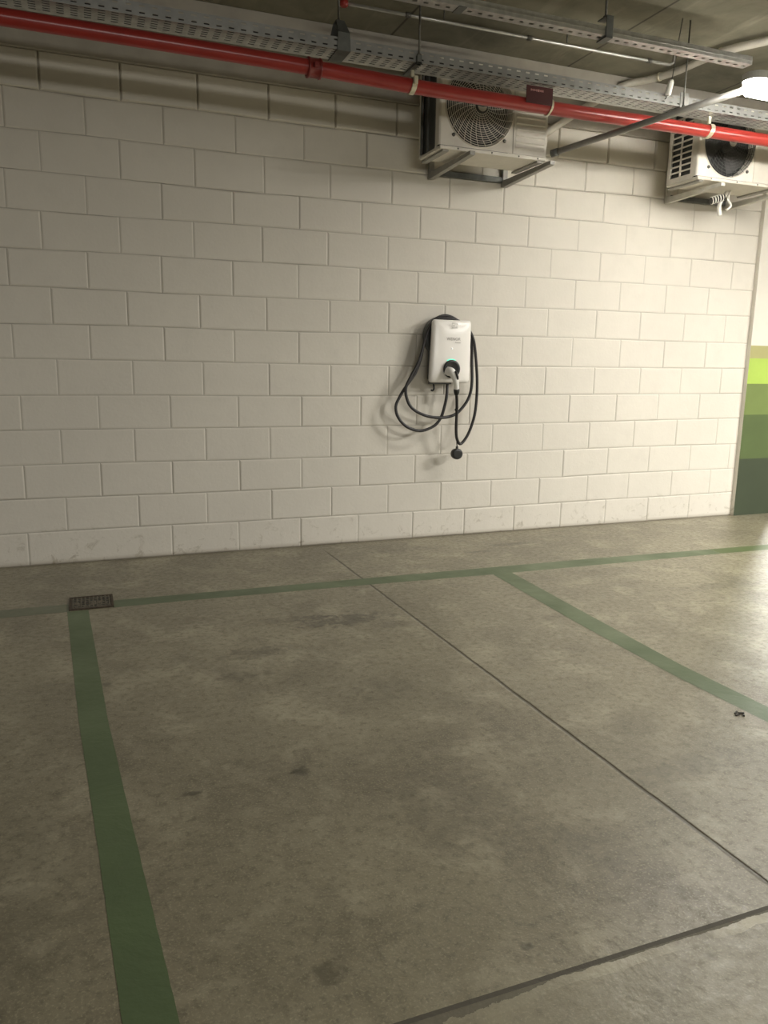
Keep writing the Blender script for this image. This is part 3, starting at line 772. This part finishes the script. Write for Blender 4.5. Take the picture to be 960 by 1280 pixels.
    # wire grille
    if grille_rings:
        bm = bmesh.new()
        def arc_ring(rr, y, rad):
            tube(bm, [(cx + rr * cos(2 * pi * k / 48), y, cz + rr * sin(2 * pi * k / 48)) for k in range(49)], rad, 5, cap=False)
        for k in range(grille_rings):
            rr = .045 + (r - .050) * k / (grille_rings - 1)
            arc_ring(rr, yf - .008 - .010 * (1 - (rr / r) ** 2), .0016)
        for k in range(28):
            a = 2 * pi * k / 28
            pts = []
            for j in range(6):
                rr = .040 + (r - .036) * j / 5
                aa = a + .42 * (j / 5)
                pts.append((cx + rr * cos(aa), yf - .0065 - .010 * (1 - (rr / r) ** 2), cz + rr * sin(aa)))
            tube(bm, pts, .0016, 5)
        obj('fan_grille', bm, wire, ac)
        bm = bmesh.new(); lathe(bm, [(.036, 0), (.036, -.006), (.030, -.009), (.001, -.009)], (cx, yf - .016, cz), (0, 1, 0), 28)
        cap = obj('grille_cap', bm, M['fan'], ac)
        bm = bmesh.new()
        for k in range(14):
            a0, a1 = pi + pi * k / 14, pi + pi * (k + 1) / 14
            quad_mesh(bm, [(cx, yf - .0255, cz - .008), (cx + .029 * cos(a0), yf - .0255, cz - .004 + .028 * sin(a0)), (cx + .029 * cos(a1), yf - .0255, cz - .004 + .028 * sin(a1))])
        obj('cap_label', bm, M['fan_hub'], cap)
    return ac

condenser('condenser_unit', 2.288, 2.385, 'pale outdoor condenser with round wire fan grille, above the wall charger', (M['white_metal'], M['white_metal2']), M['wire'], False)
condenser('condenser_unit', 4.143, 2.396, 'second pale condenser with ladder-like side vents, beside the lamp', (M['white_metal2'], M['white_metal']), M['fan'], True, grille_rings=10, louvres=False)

def wall_bracket(x_l, x_r, zt, label, mat, length=.585):
    b = thing('wall_bracket', ((x_l + x_r) / 2, 0, zt), label, 'bracket')
    for x in (x_l, x_r):
        bm = bmesh.new(); box(bm, x - .018, x + .018, -.030, -.006, zt - .040, zt + .48, .002, 1)
        obj('wall_rail', bm, mat, b)
        bm = bmesh.new()
        # tapering arm: C profile
        for side in (-1, 1):
            v = [(x + side * .016, -.030, zt), (x + side * .016, -length, zt), (x + side * .016, -length, zt - .020), (x + side * .016, -.030, zt - .042)]
            quad_mesh(bm, v)
        quad_mesh(bm, [(x - .016, -.030, zt), (x + .016, -.030, zt), (x + .016, -length, zt), (x - .016, -length, zt)])
        quad_mesh(bm, [(x - .016, -.030, zt - .042), (x + .016, -.030, zt - .042), (x + .016, -length, zt - .020), (x - .016, -length, zt - .020)])
        quad_mesh(bm, [(x - .016, -length, zt), (x + .016, -length, zt), (x + .016, -length, zt - .020), (x - .016, -length, zt - .020)])
        quad_mesh(bm, [(x - .016, -.030, zt), (x + .016, -.030, zt), (x + .016, -.030, zt - .042), (x - .016, -.030, zt - .042)])
        obj('arm', bm, mat, b)
    bm = bmesh.new(); box(bm, x_l + .018, x_r - .018, -.026, -.008, zt - .015, zt + .02, .002, 1)
    obj('crossbar', bm, M['galv_dark'], b)
    return b
wall_bracket(2.462, 2.992, 2.371, 'grey steel wall bracket carrying the first condenser', M['bracket'])
wall_bracket(4.330, 4.880, 2.382, 'steel wall bracket, lightened for lamp glare, carrying the second condenser', M['bracket_glare'], .545)

# drain hose fitting below the second condenser
dh = thing('drain_hose', (4.55, -.30, 2.384), 'small white and black drain fitting hanging under the second condenser', 'hose')
bm = bmesh.new()
tube(bm, spline([(4.605, -.30, 2.395), (4.585, -.30, 2.365), (4.555, -.30, 2.325), (4.545, -.30, 2.28), (4.560, -.30, 2.235)]), .014, 10)
obj('spout', bm, M['white_pl'], dh)
bm = bmesh.new()
for k in range(5):
    c = Vector((4.475 + .018 * k, -.30 - .004 * k, 2.325 + .006 * k))
    lathe(bm, [(.020, -.003), (.027, -.002), (.027, .002), (.020, .003)], c, (1, -.3, .25), 18)
obj('corrugated_collar', bm, M['white_pl'], dh)
bm = bmesh.new(); tube(bm, [(4.470, -.298, 2.323), (4.56, -.32, 2.352)], .021, 14)
obj('black_sleeve', bm, M['black_pl'], dh)
bm = bmesh.new(); tube(bm, spline([(4.62, -.31, 2.395), (4.60, -.32, 2.34), (4.63, -.32, 2.30), (4.60, -.31, 2.27)]), .008, 8)
obj('hose_tail', bm, M['white_pl'], dh)

# ------------------------------------------------------------------ wall charger
ch = thing('wall_charger', (2.583, 0, 1.265), 'white electric car wall charger with coiled black cable on the block wall', 'charger')
CZ, HH = 1.2645, .2015
def shell_outline(y, ins, n=10, bow=1.0):
    """rounded rectangle, slightly wider at the foot and leaning with the photo's taper"""
    pts = []
    r = .020
    for (sx, sz, a0) in ((1, 1, 0), (-1, 1, pi / 2), (-1, -1, pi), (1, -1, 1.5 * pi)):
        for k in range(n + 1):
            a = a0 + (pi / 2) * k / n
            u = sx * (.1430 - ins - r) + r * cos(a); v = sz * (HH - ins - r) + r * sin(a)
            wv = 1 + .022 * (-v / HH)
            pts.append(Vector((2.5895 + u * wv + .0055 * v / HH, y, CZ + v)))
    return pts
bm = bmesh.new()
rings = [(-.092, .024), (-.104, .010), (-.112, .003), (-.122, .0), (-.134, .002), (-.140, .008), (-.144, .020), (-.147, .045), (-.148, .09)]
R_ = []
for (y, ins) in rings:
    pts = []
    for p in shell_outline(y, ins):
        v = (p.z - CZ) / HH; u = (p.x - 2.5895) / .143
        q = p.copy()
        if y < -.1: q.y += .014 * max(0, (abs(u) - .35)) ** 2 * 1.5 + .008 * max(0, v) ** 2 + .006 * max(0, -v - .5) ** 2
        pts.append(bm.verts.new(q))
    R_.append(pts)
for a, b in zip(R_, R_[1:]):
    for k in range(len(a)):
        f = bm.faces.new((a[k], a[(k + 1) % len(a)], b[(k + 1) % len(a)], b[k])); f.smooth = True
bm.faces.new(R_[0]); f = bm.faces.new(R_[-1]); f.smooth = True
obj('front_shell', bm, M['white_shell'], ch)
bm = bmesh.new(); box(bm, 2.474, 2.704, -.096, -.002, 1.080, 1.450, .012, 3)
box(bm, 2.47, 2.62, -.085, -.035, 1.052, 1.075, .004, 2)
obj('back_housing', bm, M['grey_shell'], ch)
bm = bmesh.new()
lathe(bm, [(.120, 0), (.132, .004), (.132, .050), (.120, .054)], (2.566, -.008, 1.362), (0, -1, 0), 40)
obj('cable_holder', bm, M['grey_shell'], ch)
# socket
bm = bmesh.new()
lathe(bm, [(.054, 0), (.0585, -.004), (.0585, -.016), (.053, -.021), (.040, -.019), (.034, -.010), (.001, -.010)], (2.583, -.146, 1.152), (0, 1, 0), 40)
so = obj('socket', bm, M['black_pl'], ch)
bm = bmesh.new()
for k in range(12):
    a0, a1 = radians(62 + 60 * k / 12), radians(62 + 60 * (k + 1) / 12)
    P = lambda a, r, y: (2.583 + r * cos(a), y, 1.152 + r * sin(a))
    quad_mesh(bm, [P(a0, .0595, -.1505), P(a1, .0595, -.1505), P(a1, .0655, -.150), P(a0, .0655, -.150)])
obj('status_light', bm, M['led'], ch)
bm = bmesh.new()
lathe(bm, [(.001, -.0005), (.0055, 0), (.0055, .003)], (2.584, -.1510, 1.283), (0, 1, 0), 16)
obj('indicator_light', bm, M['led_white'], ch)
# connector plugged into the socket
cnn = None
bm = bmesh.new()
pts = spline([(2.557, -.150, 1.137), (2.560, -.180, 1.136), (2.564, -.205, 1.128), (2.577, -.213, 1.102), (2.590, -.210, 1.072), (2.598, -.203, 1.045), (2.603, -.197, 1.022)], 5)
n = len(pts); rr = []
for i in range(n):
    t = i / (n - 1)
    rr.append(.030 - .002 * t * 4 if t < .25 else .0280 - .0115 * min(1, (t - .25) / .5) ** .9)
tube(bm, pts, rr, 20)
cnn = obj('connector', bm, M['grip_white'], ch)
def child_local(o): return o
bm = bmesh.new()
tube(bm, [(2.572, -.232, 1.140), (2.578, -.239, 1.126), (2.586, -.238, 1.106), (2.593, -.230, 1.088)], [.006, .0078, .0078, .006], 10)
obj('release_button', bm, M['black_pl'], cnn)
bm = bmesh.new()
tube(bm, [(2.602, -.198, 1.026), (2.604, -.196, 1.018), (2.606, -.192, 1.006), (2.609, -.186, .992), (2.611, -.182, .984)], [.0175, .0205, .0195, .0155, .011], 16)
obj('cable_boot', bm, M['black_pl'], cnn)
# the coiled cable (one run: gland, two loops round the housing, up to the connector)
cab = [(2.600, -.062, 1.066), (2.592, -.078, 1.045), (2.586, -.088, .984), (2.572, -.092, .914), (2.545, -.094, .834), (2.493, -.096, .777), (2.397, -.096, .748), (2.300, -.095, .776), (2.238, -.092, .838), (2.222, -.088, .907), (2.249, -.082, .967),
       (2.295, -.075, 1.035), (2.361, -.070, 1.121), (2.396, -.068, 1.207), (2.416, -.066, 1.292), (2.436, -.065, 1.369), (2.472, -.065, 1.437), (2.515, -.066, 1.480), (2.572, -.067, 1.494), (2.635, -.068, 1.478), (2.695, -.070, 1.432), (2.747, -.073, 1.364), (2.765, -.078, 1.291), (2.767, -.084, 1.186),
       (2.769, -.090, 1.063), (2.752, -.094, .975), (2.706, -.098, .904), (2.638, -.104, .851), (2.540, -.112, .834), (2.442, -.108, .844), (2.355, -.102, .880), (2.306, -.098, .932), (2.286, -.094, 1.018), (2.320, -.090, 1.095), (2.366, -.087, 1.173), (2.396, -.086, 1.250), (2.418, -.086, 1.335), (2.446, -.086, 1.408),
       (2.492, -.087, 1.460), (2.567, -.088, 1.476), (2.655, -.089, 1.462), (2.725, -.090, 1.415), (2.768, -.092, 1.345), (2.789, -.094, 1.231), (2.804, -.096, 1.090), (2.805, -.098, .966), (2.791, -.101, .841), (2.748, -.106, .724), (2.690, -.114, .657), (2.655, -.122, .692), (2.642, -.130, .771), (2.636, -.145, .880), (2.622, -.168, .950), (2.612, -.181, .988)]
bm = bmesh.new(); tube(bm, spline(cab, 6), .0100, 12)
obj('charging_cable', bm, M['rubber'], ch)
bm = bmesh.new()
tube(bm, spline([(2.495, -.060, 1.066), (2.500, -.064, 1.045), (2.500, -.068, 1.022), (2.490, -.070, 1.010), (2.478, -.070, 1.014)]), .006, 8)
obj('cable_stub', bm, M['black_pl'], ch)
bm = bmesh.new()
lathe(bm, [(.012, .0), (.014, .004), (.014, .018), (.011, .022)], (2.600, -.062, 1.050), (0, 0, 1), 12)
obj('cable_gland', bm, M['black_pl'], ch)
# dust cap on its cord
dc = None
bm = bmesh.new()
out = []
for k in range(32):
    a = 2 * pi * k / 32
    r = .0385 * (1 - .10 * max(0, -sin(a)) ** 4) * (1 + .02 * sin(3 * a))
    out.append((r * cos(a), r * sin(a)))
cyl = []
for (s, y) in ((.80, -.092), (.97, -.094), (1.0, -.099), (1.0, -.122), (.96, -.128), (.82, -.131), (.5, -.131)):
    cyl.append([bm.verts.new((2.662 + s * a, y, .588 + s * b)) for a, b in out])
for a, b in zip(cyl, cyl[1:]):
    for k in range(32):
        f = bm.faces.new((a[k], a[(k + 1) % 32], b[(k + 1) % 32], b[k])); f.smooth = True
bm.faces.new(cyl[0]); bm.faces.new(cyl[-1])
box(bm, 2.655, 2.671, -.118, -.104, .620, .640, .003, 1)
dc = obj('dust_cap', bm, M['black_pl'], ch)
bm = bmesh.new()
tube(bm, spline([(2.632, -.150, .888), (2.640, -.142, .850), (2.648, -.132, .800), (2.652, -.124, .740), (2.656, -.116, .690), (2.663, -.111, .638)]), .0035, 8)
tube(bm, [(2.631, -.149, .882), (2.630, -.151, .893)], .0125, 12)
obj('cord', bm, M['black_pl'], dc)

# printed marks on the front
def text(body, size, x, y, z, mat, parent, name, align='RIGHT', sx=1.0):
    cu = bpy.data.curves.new(name, 'FONT'); cu.body = body; cu.size = size; cu.align_x = align; cu.extrude = .0002
    cu.space_character = 1.02
    o = bpy.data.objects.new(name, cu); cu.materials.append(mat)
    link(o, parent)
    w = world_loc(parent)
    o.location = Vector((x, y, z)) - w
    o.rotation_euler = (radians(90), 0, 0); o.scale = (sx, 1, 1)
    bpy.context.view_layer.update()
    me = bpy.data.meshes.new_from_object(o.evaluated_get(bpy.context.evaluated_depsgraph_get()))
    m = bpy.data.objects.new(name, me); link(m, parent)
    m.location, m.rotation_euler, m.scale = o.location, o.rotation_euler, o.scale
    bpy.data.objects.remove(o)
    m.name = name
    return m
text('WENOR', .0275, 2.6425, -.1515, 1.335, M['ink'], ch, 'lettering', sx=.95)
bm = bmesh.new()
x = 2.606
for w in (.006, .003, .006, .005, .004, .006, .003):
    box(bm, x, x + w * .8, -.1512, -.1506, 1.318, 1.326); x += w + .0012
obj('small_print', bm, M['ink_pale'], ch)
bm = bmesh.new()
ex, ez, yy = 2.598, 1.428, -.1490
def mk(u0, u1, v0, v1): box(bm, ex + u0, ex + u1, yy - .0012, yy - .0004, ez + v0, ez + v1)
mk(-.021, .021, .0135, .0185); mk(-.021, -.017, -.006, .0135); mk(.017, .021, .004, .0135)
mk(-.002, .021, .004, .0075); mk(-.012, .0, -.006, .003); mk(-.019, -.004, -.0175, -.008); mk(.0015, .006, -.0175, -.004); mk(.010, .021, -.0175, -.004)
obj('emblem', bm, M['ink_pale'], ch)

# ------------------------------------------------------------------ camera (29-mm-like phone lens, upright frame)
f_px = 961.0
yaw, pit, rol = .3721, -.1916, .0154
fw = Vector((sin(yaw) * cos(pit), cos(yaw) * cos(pit), sin(pit)))
r0 = Vector((cos(yaw), -sin(yaw), 0)); u0 = r0.cross(fw)
rt = r0 * cos(rol) + u0 * sin(rol); up = -r0 * sin(rol) + u0 * cos(rol)
cam = bpy.data.cameras.new('camera'); cam.sensor_fit = 'HORIZONTAL'; cam.sensor_width = 36.0
cam.lens = 36.0 * f_px / 960.0; cam.clip_start = .05; cam.clip_end = 100
co_ = bpy.data.objects.new('camera', cam); COL.objects.link(co_)
mw = Matrix((rt, up, -fw)).transposed().to_4x4(); mw.translation = Vector((.3289, -4.756, 1.1851))
co_.matrix_world = mw
scn.camera = co_

# ------------------------------------------------------------------ lights outside the frame: a near ceiling batten and added unseen fill lights
def area(name, loc, sx, sy, power, rot=(0, 0, 0), col=(1.0, .972, .915)):
    l = bpy.data.lights.new(name, 'AREA'); l.shape = 'RECTANGLE'; l.size = sx; l.size_y = sy; l.energy = power; l.color = col
    o = bpy.data.objects.new(name, l); o.location = loc; o.rotation_euler = rot; COL.objects.link(o); return o
for a_ in LIGHTS: area(*a_)
w = bpy.data.worlds.new('world'); scn.world = w; w.use_nodes = True
w.node_tree.nodes['Background'].inputs[0].default_value = (.9, .86, .75, 1); w.node_tree.nodes['Background'].inputs[1].default_value = .02
scn.view_settings.view_transform = 'Standard'; scn.view_settings.look = 'None'; scn.view_settings.exposure = EXPO
